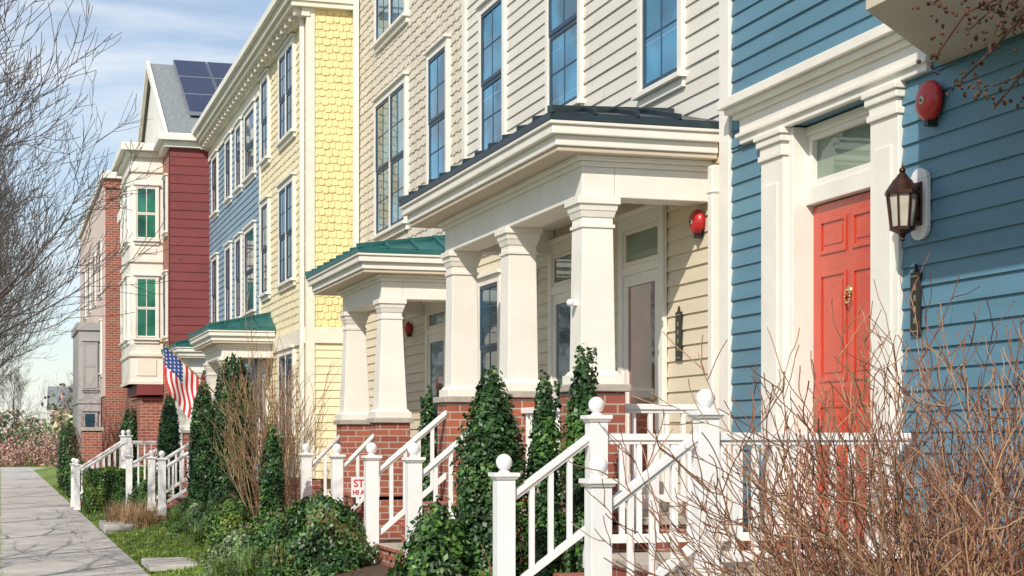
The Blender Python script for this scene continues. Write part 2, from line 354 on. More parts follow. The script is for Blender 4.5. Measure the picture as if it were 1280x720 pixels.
p=Part('front_door',H); p.box(5.455,5.495,9.63,10.71,.96,3.23,REDDOOR)
dy0,dy1=9.63,10.71
for (a,b) in((dy0+.12,dy0+.5),(dy0+.59,dy1-.11)):
    for (c,d) in((1.15,1.85),(2.0,2.75),(2.88,3.12)):
        t=.025
        p.box(5.443,5.455,a,a+t,c,d,REDDOOR);p.box(5.443,5.455,b-t,b,c,d,REDDOOR);p.box(5.444,5.455,a+t,b-t,c,c+t,REDDOOR);p.box(5.444,5.455,a+t,b-t,d-t,d,REDDOOR)
        p.box(5.448,5.455,a+.06,b-.06,c+.06,d-.06,REDDOOR)
p.done(.004)
p=Part('door_knocker',H); p.discx(5.455,10.16,2.60,[(0,.035),(.02,.033),(.028,.01)],BRASS,14)
for i in range(12):
    a=i*math.pi/6; p.ball((5.425,10.16+.035*math.cos(a),2.56+.045*math.sin(a)),.009,BRASS,nu=6,nv=4)
p.ball((5.40,9.78,1.98),.03,BRASS); p.box(5.43,5.455,9.765,9.795,1.85,2.1,BRASS); p.done()
p=Part('corner_board',H); p.box(5.262,5.5,11.72,11.90,.3,10,WHITE); p.done(.006)
p=Part('overhanging_bay',H); p.prism([(5.29,8.72),(4.28,7.72),(4.28,4.5),(5.29,3.5)],3.86,9.8,BLUE)
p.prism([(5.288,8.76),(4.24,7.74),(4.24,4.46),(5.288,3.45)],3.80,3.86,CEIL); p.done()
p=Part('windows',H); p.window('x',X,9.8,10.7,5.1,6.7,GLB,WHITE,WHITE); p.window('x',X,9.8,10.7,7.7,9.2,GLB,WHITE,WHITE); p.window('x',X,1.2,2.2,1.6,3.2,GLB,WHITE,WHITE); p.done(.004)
p=Part('entry_landing',H); p.box(3.93,5.24,9.0,10.95,.1,.76,BRICK); p.box(3.90,5.24,8.97,10.98,.76,.82,STONE); p.done(.008)
steps(H,3.3,3.9,9.1,10.84,.36,.70,2)
for y in(10.9,9.03): stair_rail(y,3.25,3.91,1.45,1.84,.4,.82,5.23)

def bell(y,z,X,r):
    p=Part('alarm_bell'); p.box(X-.05,X-.012,y-r*.6,y+r*.6,z-r*.6,z+r*.6,BELL)
    p.discx(X-.045,y,z,[(0,r),(.022,r),(.026,r*.97),(.042,r*.9),(.055,r*.7),(.062,r*.4),(.063,.0)],BELL); p.discx(X-.105,y,z,[(0,r*.22),(.008,r*.22),(.009,0)],LGLASS,12); p.ball((X-.116,y,z),.008,BLACK,nu=6,nv=4)
    p.box(X-.08,X-.015,y-.02,y+.02,z-r-.03,z-r+.03,BLACK); p.done()
bell(8.81,3.60,5.3,.12); bell(12.39,3.33,5.35,.10); bell(16.8,3.31,5.35,.09); bell(22.3,3.12,5.35,.09)

# wall lantern
Hl=empty('wall_lantern',(5.145,8.95,3.0)); 
q=Part('back_plate',Hl); x0=5.3-5.145
q.box(x0-.045,x0-.016,-.09,.09,-.14,.16,RAILW)
for zz,s in ((.16,1),(-.14,-1)):
    n=10; vs=[];
    for i in range(n+1):
        a=math.pi*i/n; vs.append((x0-.045,.09*math.cos(a),zz+s*.06*math.sin(a)))
    vs2=[(x0-.016,v[1],v[2]) for v in vs]
    q.add(vs+vs2,[tuple(range(n+1)),tuple(range(n+1,2*n+2))]+[(i,i+1,n+2+i,n+1+i) for i in range(n)],RAILW)
q.box(x0-.06,x0-.046,-.045,.045,-.12,.14,BRONZE); q.done(.005)
q=Part('lantern_body',Hl)
q.frus(0,0,-.17,-.15,.035,.075,BRONZE,8,0); q.frus(0,0,-.15,-.135,.08,.08,BRONZE,8,0)
q.frus(0,0,-.13,.06,.066,.088,LGLASS,8,0)
for i in range(8):
    a=2*math.pi*i/8; 
    q.add([(.068*math.cos(a+d)*k,.068*math.sin(a+d)*k,-.135) for d in(-.09,.09) for k in(1,1.12)]+[(.090*math.cos(a+d)*k,.090*math.sin(a+d)*k,.065) for d in(-.07,.07) for k in(1,1.1)],[(0,1,5,4),(1,3,7,5),(3,2,6,7),(2,0,4,6)],BRONZE)
q.frus(0,0,.06,.08,.108,.108,BRONZE,8,0); q.frus(0,0,.08,.15,.10,.055,BRONZE,16,0,True); q.frus(0,0,.15,.19,.05,.02,BRONZE,16,0,True)
q.ball((0,0,.205),.02,BRONZE); q.frus(0,0,.215,.25,.01,.002,BRONZE,8,0); q.frus(0,0,-.2,-.17,.008,.03,BRONZE,8,0); q.ball((0,0,-.205),.015,BRONZE)
q.done()
q=Part('arm',Hl); q.beam((.01,0,.165),(x0-.05,0,.09),.02,.022,BRONZE); q.beam((.02,0,-.16),(x0-.05,0,-.06),.02,.02,BRONZE); q.done()

def plaque(y,z,X,h,w=.09):
    p=Part('house_number_plaque'); p.box(X-.03,X-.016,y-w,y+w,z-h/2,z+h/2,BLACK); p.box(X-.034,X-.03,y-w+.015,y+w-.015,z-h/2+.02,z-h/2+.028,BRASS);p.box(X-.034,X-.03,y-w+.015,y+w-.015,z+h/2-.028,z+h/2-.02,BRASS)
    p.frus(X-.023,y,z+h/2,z+h/2+.05,w*.2,.004,BLACK)
    for i,dz in enumerate((.10,.035,-.035,-.10)): p.box(X-.034,X-.03,y-.012,y+.012,z+dz-.02,z+dz+.018,BRASS)
    p.done()
plaque(9.02,2.42,5.3,.38,.055); plaque(12.85,2.45,5.35,.40,.06)

# ---------------------------------------------------------------- beige townhouse
H=empty('beige_townhouse'); X=5.35
p=Part('siding_walls',H); p.siding('x',X,11.9,19.45,1.0,4.0,BEIGEL); p.siding('x',X,11.9,19.45,4.0,10,BEIGE); p.box(X,X+.2,11.9,19.45,.1,.999,BRICK); p.box(X+.16,14,11.9,19.5,.2,10.2,BEIGE); p.done()
p=Part('trim_boards',H); p.box(X-.04,X+.1,19.45,19.60,.9,10,WHITE); p.box(X-.045,X,11.9,19.45,9.75,10.1,WHITE); p.box(X-.035,X,16.9,19.4,3.72,3.86,WHITE); p.done(.005)
p=Part('windows',H)
for a,b,c,d in((12.83,13.65,4.62,6.42),(15.33,16.24,4.88,6.5),(17.88,18.75,4.88,6.5),(12.83,13.65,7.4,9),(15.33,16.24,7.5,9),(17.88,18.75,7.5,9)):
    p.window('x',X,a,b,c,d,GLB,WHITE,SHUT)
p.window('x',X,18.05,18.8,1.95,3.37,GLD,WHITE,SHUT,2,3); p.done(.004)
def entry(parent,X,y0,y1,z0,z1,zt,name='entry_door',gl=GLDOOR):
    p=Part(name,parent); c=.11
    p.box(X-.06,X-.016,y0-c,y0,z0,zt+c,WHITE); p.box(X-.06,X-.016,y1,y1+c,z0,zt+c,WHITE); p.box(X-.062,X-.016,y0,y1,zt,zt+c,WHITE); p.box(X-.09,X-.016,y0-c-.03,y1+c+.03,zt+c,zt+c+.04,WHITE)
    p.box(X-.055,X-.016,y0,y1,z1,z1+.08,WHITE)
    p.box(X-.03,X-.016,y0+.04,y1-.04,z1+.12,zt-.04,GLT)
    for a,b,q,r in((y0,y0+.04,z1+.08,zt),(y1-.04,y1,z1+.08,zt)): p.box(X-.045,X-.016,a,b,q,r,WHITE)
    p.box(X-.044,X-.016,y0+.04,y1-.04,z1+.08,z1+.12,WHITE); p.box(X-.044,X-.016,y0+.04,y1-.04,zt-.04,zt,WHITE)
    s=.10
    p.box(X-.045,X-.016,y0,y0+s,z0,z1,WHITE); p.box(X-.045,X-.016,y1-s,y1,z0,z1,WHITE); p.box(X-.044,X-.016,y0+s,y1-s,z0,z0+.3,WHITE); p.box(X-.044,X-.016,y0+s,y1-s,z1-s,z1,WHITE)
    p.box(X-.028,X-.016,y0+s,y1-s,z0+.3,z1-s,gl); p.ball((X-.075,y0+.05,z0+.95),.025,BRASS)
    p.done(.005)
entry(H,X,13.23,14.08,1.0,3.05,3.45); entry(H,X,15.2,16.1,1.0,3.05,3.45,gl=GLD)
porch(H,X,3.95,4.4,(12.36,14.31,16.24),1.0,2.03,3.465,4.0,4.30,METR,12.0,16.95)
p=Part('downspout',H); p.box(X-.11,X-.03,11.98,12.07,1.0,3.72,WHITE); p.box(X-.12,X-.02,11.97,12.08,3.5,3.53,WHITE); p.done(.012)
steps(H,3.5,4.2,14.42,16.03,.40,1.0,3)
for y in(16.1,14.35): stair_rail(y,3.455,4.26,1.52,2.09,.44,1.0,None,False)
p=Part('porch_railing'); railseg(p,4.6,5.3,12.36,1.86,1.86,.72)
for k in range(1,13):
    yy=12.5+1.65*k/13; p.box(4.382,4.418,yy-.018,yy+.018,1.14,1.83,RAILW)
p.box(4.36,4.44,12.56,14.11,1.83,1.88,RAILW); p.box(4.37,4.43,12.56,14.11,1.1,1.15,RAILW); p.done(.004)
p=Part('security_camera'); p.box(4.21,4.27,12.33,12.39,2.64,2.68,RAILW); p.ball((4.21,12.34,2.66),.028,RAILW); p.done()

# ---------------------------------------------------------------- shingled townhouse
H=empty('shingled_townhouse')
p=Part('shingle_walls',H); p.siding('x',X,19.6,25.9,1.0,3.95,BEIGEL); p.shingles('x',X,19.6,25.9,4.1,10,SHING); p.box(X,X+.2,19.6,25.9,.1,.999,BRICK); p.box(X+.16,14,19.5,25.9,.2,10.2,SHING); p.done()
p=Part('trim_boards',H); p.box(X-.05,X,19.6,25.88,3.951,4.099,WHITE); p.box(X-.11,X-.03,25.70,25.80,1.0,9.8,WHITE); p.done(.005)
p=Part('windows',H)
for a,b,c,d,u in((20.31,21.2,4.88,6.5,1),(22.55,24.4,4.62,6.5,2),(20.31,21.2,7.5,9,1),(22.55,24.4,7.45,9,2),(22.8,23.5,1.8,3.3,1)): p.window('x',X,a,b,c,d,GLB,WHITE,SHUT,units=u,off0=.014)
p.done(.004)
entry(H,X,20.35,21.25,1.0,2.95,3.25,gl=GLD)
porch(H,X,3.95,4.4,(19.48,21.55),.95,1.86,3.25,3.76,4.06,GRNR,19.1,22.5,.34,.24)
steps(H,3.8,4.2,19.6,21.45,.4,.95,3)
for y in(21.55,19.48): stair_rail(y,3.77,4.26,1.5,1.87,.44,.95,None,False)

# ---------------------------------------------------------------- yellow townhouse
H=empty('yellow_townhouse'); X=4.56; Y0=25.9
p=Part('walls',H)
p.shingles('x',X,Y0+.1,30.8,3.35,8.15,YELS,.125,.15); p.siding('x',X,Y0+.1,30.8,1.0,3.1,YELS); p.siding('x',X,30.9,38.7,1.0,7.9,STEEL)
p.shingles('y',Y0,X+.1,5.33,3.35,8.9,YEL,.115,.11); p.siding('y',Y0,X+.1,5.33,1.0,3.1,YELS)
p.box(X,X+.2,Y0+.001,38.7,.1,.999,BRICK); p.box(X+.16,14,Y0+.16,38.7,.2,8.6,YELS); p.box(5.33,14,Y0,Y0+.2,.2,10,YEL); p.done()
p=Part('trim_boards',H); p.box(X-.03,X+.1,Y0-.03,Y0+.1,1.0,8.4,CREAMT); p.box(X-.03,X+.001,30.8,30.9,1.0,8.1,CREAMT)
p.box(X-.05,X,Y0+.1,30.8,3.1,3.35,CREAMT); p.box(X+.1,5.33,Y0-.05,Y0,3.1,3.35,CREAMT); p.box(X-.04,X,30.9,38.7,7.9,8.15,CREAMT)
p.box(X-.1,X-.032,26.05,26.14,1,8.2,WHITE); p.done(.005)
p=Part('eaves',H); p.box(4.28,14,Y0-.12,38.95,8.28,8.36,CREAMT); p.box(4.22,14,Y0-.15,38.98,8.36,8.48,CREAMT); p.box(4.14,4.25,Y0-.17,39,8.48,8.60,WHITE); p.box(4.45,4.58,Y0-.05,38.9,8.15,8.28,CREAMT)
k=Y0
while k<38.7: p.box(4.34,4.5,k,k+.12,8.17,8.279,CREAMT); k+=.42
p.add([(4.2,Y0-.15,8.6),(4.2,39,8.6),(9,39,10.8),(9,Y0-.15,10.8)],[(0,1,2,3)],SHROOF); p.add([(14,Y0-.15,8.5),(14,39,8.5),(9,39,10.8),(9,Y0-.15,10.8)],[(3,2,1,0)],SHROOF)
p.add([(4.2,Y0-.1,8.48),(9,Y0-.1,10.75),(14,Y0-.1,8.48)],[(0,1,2)],YEL); p.done()
p=Part('windows',H)
for a,b,u in((27.05,28.42,2),(29.7,30.45,1)):
    for c,d in((6.62,8.0),(4.23,5.78),(1.7,3.0)):
        if not(u==1 and c<3): p.window('x',X,a,b,c,d,GLD,WHITE,SHUT,units=u,off0=.014)
for a,b in((31.45,32.7),(33.3,34.0),(34.85,35.6),(37.1,37.95)):
    for c,d in((6.62,7.8),(4.05,5.56)): p.window('x',X,a,b,c,d,GLD,WHITE,SHUT)
p.done()
entry(H,X,29.9,30.75,1.0,2.9,3.2,gl=GLD); entry(H,X,35.9,36.8,1.0,2.9,3.2,gl=GLD)
porch(H,X,3.4,3.78,(29.35,31.5),.95,1.8,3.02,3.48,3.8,GRNR,29.0,32.0)
porch(H,X,3.4,3.78,(34.9,37.2),.95,1.8,3.02,3.48,3.8,GRNR,34.5,37.6)
steps(H,2.75,3.6,29.6,31.4,.25,.95,4)
for y in(29.5,31.6): stair_rail(y,2.66,3.55,1.36,1.85,.4,.95,None,False)
stair_rail(35,2.5,3.5,1.35,1.85,.3,.95,None,True)

# ---------------------------------------------------------------- dark red townhouse
H=empty('red_townhouse'); X=3.68; Y0=38.7
p=Part('walls',H); p.siding('y',Y0,X-.02,4.56,1.0,8.2,DRED,.2); p.box(X,14,Y0+.161,53,.0,8.3,DRED); p.box(X-.02,X-.001,Y0+.002,40.2,1.0,8.2,BRICK)
p.box(X-.03,X,40.2,53,.1,8.2,BRICK); p.box(3.15,X-.03,40.3,43.2,.2,2.6,BRICK); p.done()
p=Part('bay_window',H)
p.box(2.9,X-.03,40.2,43.1,2.9,8.2,WHITE)
for c,d in((6.30,7.49),(4.0,5.38)):
    p.window('y',40.2,3.04,3.50,c,d,GLG,WHITE,WHITE,2,1,case=.05,t=.03)
    p.window('x',2.9,40.5,41.5,c,d,GLD,WHITE,WHITE,2,1,case=.06); p.window('x',2.9,41.8,42.8,c,d,GLD,WHITE,WHITE,2,1,case=.06)
for z in(2.9,3.55,5.75,7.85): p.box(2.86,X-.03,40.15,43.15,z,z+.07,CREAMT)
for z0,z1 in((5.95,6.08),(3.1,3.5)): p.box(3.05,3.5,40.18,40.2,z0,z1,CREAMT)
p.box(3.05,X-.03,40.1,43.2,2.65,2.9,DRED); p.done(.006)
p=Part('cornice',H); p.box(2.8,14,Y0+1.38,43.3,8.2,8.32,WHITE); p.box(2.68,14,Y0+1.25,43.4,8.32,8.5,WHITE)
p.box(X-.15,5.2,Y0-.12,Y0+1.25,8.2,8.34,WHITE); p.box(X-.28,5.3,Y0-.25,Y0+1.25,8.34,8.5,WHITE); p.box(X-.25,14,43.4,53,8.2,8.5,WHITE); p.done(.01)
p=Part('gable_roof',H); yr=43.4; zr=11.1
p.add([(X-.1,Y0-.2,8.5),(14,Y0-.2,8.5),(14,yr,zr),(X-.1,yr,zr)],[(0,1,2,3)],SHROOF); p.add([(X-.1,48,8.5),(14,48,8.5),(14,yr,zr),(X-.1,yr,zr)],[(3,2,1,0)],SHROOF)
p.add([(X,Y0+.1,8.5),(X,47.8,8.5),(X,yr,zr-.1)],[(0,2,1)],WHITE); 
p.beam((X-.12,Y0-.2,8.45),(X-.12,yr,zr-.03),.08,.2,WHITE); p.beam((X-.12,48,8.45),(X-.12,yr,zr-.03),.08,.2,WHITE); p.done()
p=Part('solar_panels',H)
sl_=(zr-8.5)/(yr-(Y0-.2))
for i in range(5):
    for j in range(3):
        xa=4.18+i*.84; ya=Y0+.80+j*1.28
        def q(x,y,o): return (x,y,8.5+(y-(Y0-.2))*sl_+o)
        p.add([q(xa,ya,.16),q(xa+.82,ya,.16),q(xa+.82,ya+1.25,.16),q(xa,ya+1.25,.16),q(xa,ya,.08),q(xa+.82,ya,.08),q(xa+.82,ya+1.25,.08),q(xa,ya+1.25,.08)],[(4,5,1,0),(5,6,2,1),(6,7,3,2),(7,4,0,3),(0,1,2,3)],SOLARF)
        p.add([q(xa+.02,ya+.03,.164),q(xa+.80,ya+.03,.164),q(xa+.80,ya+1.22,.164),q(xa+.02,ya+1.22,.164)],[(0,1,2,3)],SOLAR)
p.done()
p=Part('windows',H)
for c,d in((6.4,7.6),(4.0,5.4)): p.window('x',X-.02,39.2,39.85,c,d,GLD,WHITE,SHUT,case=.05); p.window('x',X-.03,45,46,c,d,GLD,WHITE,SHUT); p.window('x',X-.03,48,49,c,d,GLD,WHITE,SHUT)
p.done()
for y in(39.3,41.1): stair_rail(y,1.66,2.8,1.12,1.78,.12,.9,3.6)
steps(H,1.75,2.8,39.4,41.0,.0,.9,5); p=Part('landing',H); p.box(2.8,3.66,39.35,41.05,.1,.9,BRICK); p.done()

# ---------------------------------------------------------------- brick building
H=empty('brick_building'); X=3.2; Y0=55
p=Part('walls',H); p.box(X,15,Y0,72,0,9.9,BRICK); p.box(X-.03,X,Y0+.1,72,3.0,9.8,PINK); p.done()
p=Part('parapet',H); p.box(X-.12,15,Y0-.12,72.1,9.9,10.15,WHITE); p.box(X-.08,15,Y0-.08,Y0,9.6,9.75,BRICK); p.done(.01)
p=Part('windows',H)
for y in(56.5,60,63.5,67): 
    for z in(3.8,6.4): p.window('x',X-.03,y,y+1.2,z,z+1.6,GLD,WHITE,SHUT)
p.done()
p=Part('grey_bay',H); p.box(2.46,X-.03,57,61.5,.3,5.2,GREY); p.box(2.40,X-.03,56.94,61.56,5.2,5.45,GREY); p.box(2.42,X-.03,56.96,61.5,2.8,2.95,GREY)
p.window('y',57,2.62,3.02,1.2,2.5,GLD,GREY,GREY,1,1,case=.04); p.window('y',57,2.62,3.02,3.3,4.8,GREY,GREY,GREY,1,1,case=.04); p.done()
p=Part('brick_pier'); p.box(2.17,2.69,47.8,48.4,.1,1.85,BRICK); p.box(2.12,2.74,47.75,48.45,1.85,1.95,STONE); p.done(.01)
p=Part('distant_house'); 
p.box(9,22,300,312,0,7,YELS); p.add([(8,299,7),(23,299,7),(23,306,11),(8,306,11),(8,313,7),(23,313,7)],[(0,1,2,3),(3,2,5,4)],SHROOF); p.add([(9,300,7),(9,312,7),(9,306,10.9)],[(0,1,2)],YELS)
for i in range(4): p.window('y',300,10.5+i*3,11.6+i*3,3,5,GLD,WHITE,WHITE)
p.done()

# ---------------------------------------------------------------- flag
Hf=empty('american_flag'); A=Vector((3.62,29.1,2.30)); B=Vector((2.60,28.9,3.26))
p=Part('flag_pole',Hf); 
p.beam(A,B,.025,.03,BRASS); p.ball(B,.035,BRASS); p.box(3.6,3.65,29.06,29.14,2.23,2.35,BLACK); p.done()
p=Part('flag_cloth',Hf); nu=26; nv=40; hv=(A-B).normalized()*.84; fv=Vector((.06,-.08,-.98)); P0=B+(A-B).normalized()*.04
def fp(i,j):
    u=i/nu; v=j/nv; q=P0+hv*u*(1-.05*v)+fv*v*.90
    return q+Vector((.035*math.sin(v*8+u*3)*v, .05*math.sin(u*8+v*5)*min(1,v*2.5), .02*math.sin(u*7)*v))
vs=[fp(i,j) for i in range(nu+1) for j in range(nv+1)]
fr=[];fw=[];fb=[]
for i in range(nu):
    for j in range(nv):
        f=(i*(nv+1)+j,(i+1)*(nv+1)+j,(i+1)*(nv+1)+j+1,i*(nv+1)+j+1)
        if i<14 and j<17: (fw if (i%3==1 and j%3==1) else fb).append(f)
        elif (i//2)%2==0: fr.append(f)
        else: fw.append(f)
p.v+=[tuple(q) for q in vs]
for lst,m in((fr,FR),(fw,FW),(fb,FB)):
    k=p.mid(m)
    for f in lst: p.f.append(list(f)); p.mi.append(k); p.sm.append(True)
p.done()

# ---------------------------------------------------------------- yard sign
Hs=empty('yard_sign'); p=Part('board',Hs); p.box(3.70,4.02,18.30,18.31,.97,1.19,RAILW); p.box(3.85,3.87,18.32,18.34,.3,1.15,SOLARF); p.done()
for txt,z,s in(('STOP',1.085,.115),('HI ALERT',1.0,.07)):
    cu=bpy.data.curves.new('lettering','FONT'); cu.body=txt; cu.size=s; cu.align_x='CENTER'; cu.extrude=.001; cu.offset=.002
    o=bpy.data.objects.new('lettering',cu); scene.collection.objects.link(o); o.parent=Hs; o.location=(3.86,18.297,z); o.rotation_euler=(math.pi/2,0,0); cu.materials.append(FR)

# ---------------------------------------------------------------- foliage
def leaves(name,pts,nrm,size,mats,w=None,asp=1.8,core=None):
    n=len(pts); pts=np.asarray(pts); nrm=np.asarray(nrm)
    nn=nrm+rng.normal(0,.55,(n,3)); nn/=np.linalg.norm(nn,axis=1)[:,None]
    r=rng.normal(0,1,(n,3)); r[:,2]+=.7; t=np.cross(nn,np.cross(r,nn)); t/=np.linalg.norm(t,axis=1)[:,None]+1e-9; b=np.cross(nn,t)
    s=(size*rng.uniform(.6,1.4,n))[:,None]
    v=np.stack([pts-t*s*.5*asp,pts+b*s*.5,pts+t*s*.5*asp,pts-b*s*.5],1).reshape(-1,3)
    f=np.arange(4*n).reshape(n,4)
    mi=np.zeros(n,int); 
    key=np.sin(pts[:,0]*9+1.3*pts[:,2]*5)+np.sin(pts[:,1]*8+pts[:,2]*7)+np.sin(pts[:,2]*11+pts[:,0]*4)+rng.normal(0,1.6,n)
    q=np.argsort(np.argsort(key))/n; cw=np.cumsum(w if w else [1/len(mats)]*len(mats))
    for k,c in enumerate(cw[:-1]): mi[q>c]=k+1
    V=v.tolist(); F=f.tolist(); ms=list(mats); MI=mi.tolist()
    if core:
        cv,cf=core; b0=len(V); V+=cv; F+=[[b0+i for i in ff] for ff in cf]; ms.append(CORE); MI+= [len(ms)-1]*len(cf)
    me=bpy.data.meshes.new(name); me.from_pydata(V,[],F)
    for m in ms: me.materials.append(m)
    me.polygons.foreach_set('material_index',MI); me.update()
    o=bpy.data.objects.new(name,me); scene.collection.objects.link(o); return o
def shrub(name,cx,cy,z0,z1,rx,ry,prof,n,size,mats,w=None,lump=.15,corek=.72,spikes=0,asp=1.8):
    ph=rng.uniform(0,6,4); H=z1-z0
    def LM(a,t): return 1+lump*np.sin(3*a+ph[0]+5*t)+lump*.7*np.sin(5*a+ph[1]-8*t)+lump*.6*np.sin(9*a+14*t+ph[2])
    t=rng.uniform(0,1,n*2); keep=rng.uniform(0,1,n*2)<np.clip(np.vectorize(prof)(t)+.15,0,1); t=t[keep][:n]; m=len(t)
    a=rng.uniform(0,2*np.pi,m); pr=np.vectorize(prof)(t)
    rr=pr*LM(a,t)*(rng.uniform(.72,1.06,m)+np.abs(rng.normal(0,.07,m)))
    P=np.stack([cx+rx*rr*np.cos(a),cy+ry*rr*np.sin(a),z0+H*t*(1+.05*np.sin(4*a+ph[3]))+rng.normal(0,.025,m)],1)
    Nn=np.stack([np.cos(a),np.sin(a),.35+.6*t],1)
    if spikes:
        ps=[];ns=[]
        for k in range(spikes):
            aa=rng.uniform(0,6.28); q=rng.uniform(0,.8); bx=cx+rx*q*math.cos(aa); by=cy+ry*q*math.sin(aa); top=z1+rng.uniform(-.16,.07)*H
            lx,ly=rng.normal(0,.04,2)
            for i in range(150):
                tt=rng.uniform(0,1); zz=z0+H*.5+(top-z0-H*.5)*tt; r_=.055*(1-tt*.75)*rng.uniform(.6,1.2); a2=rng.uniform(0,6.28); ps.append((bx+lx*tt+r_*math.cos(a2),by+ly*tt+r_*math.sin(a2),zz)); ns.append((math.cos(a2),math.sin(a2),.5))
        P=np.vstack([P,ps]); Nn=np.vstack([Nn,ns])
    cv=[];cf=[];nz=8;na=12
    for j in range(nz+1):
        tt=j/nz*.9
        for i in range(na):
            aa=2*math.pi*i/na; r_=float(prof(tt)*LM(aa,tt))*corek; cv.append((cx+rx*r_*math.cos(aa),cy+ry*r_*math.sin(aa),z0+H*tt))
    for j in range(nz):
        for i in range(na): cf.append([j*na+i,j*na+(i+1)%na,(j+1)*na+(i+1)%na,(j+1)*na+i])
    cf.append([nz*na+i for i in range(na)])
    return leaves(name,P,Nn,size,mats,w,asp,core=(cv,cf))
egg=lambda t: max(.02,(1-t)**.45*(.62+.70*t))*1.05 if t<1 else .02
col=lambda t: max(.05,min(1,(t+.12)*4)*min(1,(1.03-t)*2.4)**.7*(.85+.15*t))
dome=lambda t: max(.05,math.sqrt(max(0,1-t*t)))
ball=lambda t: max(.05,math.sqrt(max(0,1-(2*t-1)**2*.92)))
AR=(L1,L2); 
for x,y,z1,r,n in((3.42,26.0,2.80,.42,13000),(3.25,28.5,2.45,.30,7000),(3.6,37.6,2.45,.32,4000),(3.0,41.6,2.3,.36,5000),(2.1,56,2.15,.45,4000),(3.15,33.4,2.4,.27,4500)):
    shrub('arborvitae',x,y,zg(x)-.05,z1,r,r,egg,n,.034,AR,(.6,.4),.07,.8,0,2.2)
shrub('round_shrub',1.98,47.6,.0,1.05,.34,.34,ball,2500,.05,(L1,L2,L3))
# boxwood hedge
n=20000; P=[];Nn=[]
for i in range(n):
    x=random.uniform(1.82,3.35); y=random.uniform(36.9,38.4); z=random.uniform(.05,.92)
    k=random.random()
    if k<.4: z=.93; nn=(0,0,1)
    elif k<.75: y=36.9; nn=(0,-1,.2)
    elif k<.9: x=1.8; nn=(-1,0,.2)
    else: nn=(0,0,1)
    j=.03*math.sin(x*9)+.03*math.sin(y*7+z*9)
    P.append((x+random.gauss(0,.02)+j,y+random.gauss(0,.03)+j,z+random.gauss(0,.02)+j)); Nn.append(nn)
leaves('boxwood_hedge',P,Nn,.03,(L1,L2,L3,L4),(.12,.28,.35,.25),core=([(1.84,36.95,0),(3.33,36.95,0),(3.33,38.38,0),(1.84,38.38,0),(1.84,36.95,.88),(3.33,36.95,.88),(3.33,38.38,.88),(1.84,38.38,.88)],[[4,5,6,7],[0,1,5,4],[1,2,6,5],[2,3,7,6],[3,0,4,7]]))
# upright hollies by the stairs
shrub('upright_holly',3.42,11.8,.38,2.04,.25,.26,col,11500,.026,(L1,L2,L3),(.55,.33,.12),.10,.7,11,1.5)
shrub('upright_holly',3.76,11.6,.38,2.0,.13,.14,col,5000,.026,(L1,L2,L3),(.55,.33,.12),.10,.65,5,1.5)
shrub('upright_holly',3.97,11.35,.38,2.16,.15,.16,col,6500,.026,(L1,L2,L3),(.5,.35,.15),.10,.65,8,1.5)
shrub('upright_holly',3.2,20.7,.3,1.72,.15,.15,col,4000,.028,(L1,L2,L3),(.55,.35,.1),.10,.65,3)
shrub('upright_holly',4.3,17.2,.4,2.1,.11,.13,col,2000,.032,(L1,L2),(.5,.5),.10,.6,3)
for x,y,z1,r,n,sz,ms,wt in((3.0,11.75,1.12,.30,5000,.028,(L2,L3,L1),None),(3.02,16.3,1.02,.48,12000,.026,(L1,L2,L3,LR),(.33,.37,.18,.12)),(2.78,17.7,.80,.40,8000,.026,(L1,L2,L3,LR),(.3,.35,.2,.15)),(3.2,18.2,.92,.40,6000,.028,(L1,L2,L3),None),
    (2.6,19.2,.55,.32,4500,.026,(L5,L3,L5),None),(2.95,22.6,.78,.36,5000,.03,(L4,L3,L2),None),(3.05,24.3,.80,.38,4500,.03,(L3,L2,L1),None),(2.9,26,.6,.32,3000,.03,(L5,L3),None),(2.95,27.6,.62,.32,3000,.03,(L3,L2),None),
    (2.9,33.5,.9,.4,3500,.032,(L2,L3),None),(2.7,35.2,.8,.4,3500,.032,(L1,L2),None),(2.3,44.5,.7,.4,2500,.035,(L2,L3),None),(2.3,51,.8,.5,2500,.035,(L1,L3),None)):
    shrub('evergreen_shrub',x,y,zg(x)-.08,z1,r,r,dome,n,sz,ms,wt,.2,.78)
# grasses
def blades(name,cx,cy,z0,n,Lh,wd,spread,mats,r0=.06):
    V=[];F=[];MI=[]
    for i in range(n):
        a=random.uniform(0,6.283); tilt=random.uniform(.05,spread); l=Lh*random.uniform(.6,1.1); bx=cx+random.uniform(-r0,r0); by=cy+random.uniform(-r0,r0)
        px,pz=0,0; b=len(V); segs=4; sa=(-math.sin(a),math.cos(a))
        for k in range(segs+1):
            wk=wd*(1-(k/segs)**2*.92)/2
            x=bx+math.cos(a)*px; y=by+math.sin(a)*px
            V+=[(x-sa[0]*wk,y-sa[1]*wk,z0+pz),(x+sa[0]*wk,y+sa[1]*wk,z0+pz)]
            th=tilt*(.35+k*.55); px+=math.sin(th)*l/segs; pz+=math.cos(th)*l/segs
        for k in range(segs): F.append((b+2*k,b+2*k+1,b+2*k+3,b+2*k+2)); MI.append(i%len(mats))
    me=bpy.data.meshes.new(name); me.from_pydata(V,[],F)
    for m in mats: me.materials.append(m)
    me.polygons.foreach_set('material_index',MI); me.update(); o=bpy.data.objects.new(name,me); scene.collection.objects.link(o)
for x,y in((2.25,30.2),(2.05,31.0),(2.4,29.4)): blades('dry_ornamental_grass',x,y,.03,400,.55,.012,.9,(STRAW,STEMT),.2)
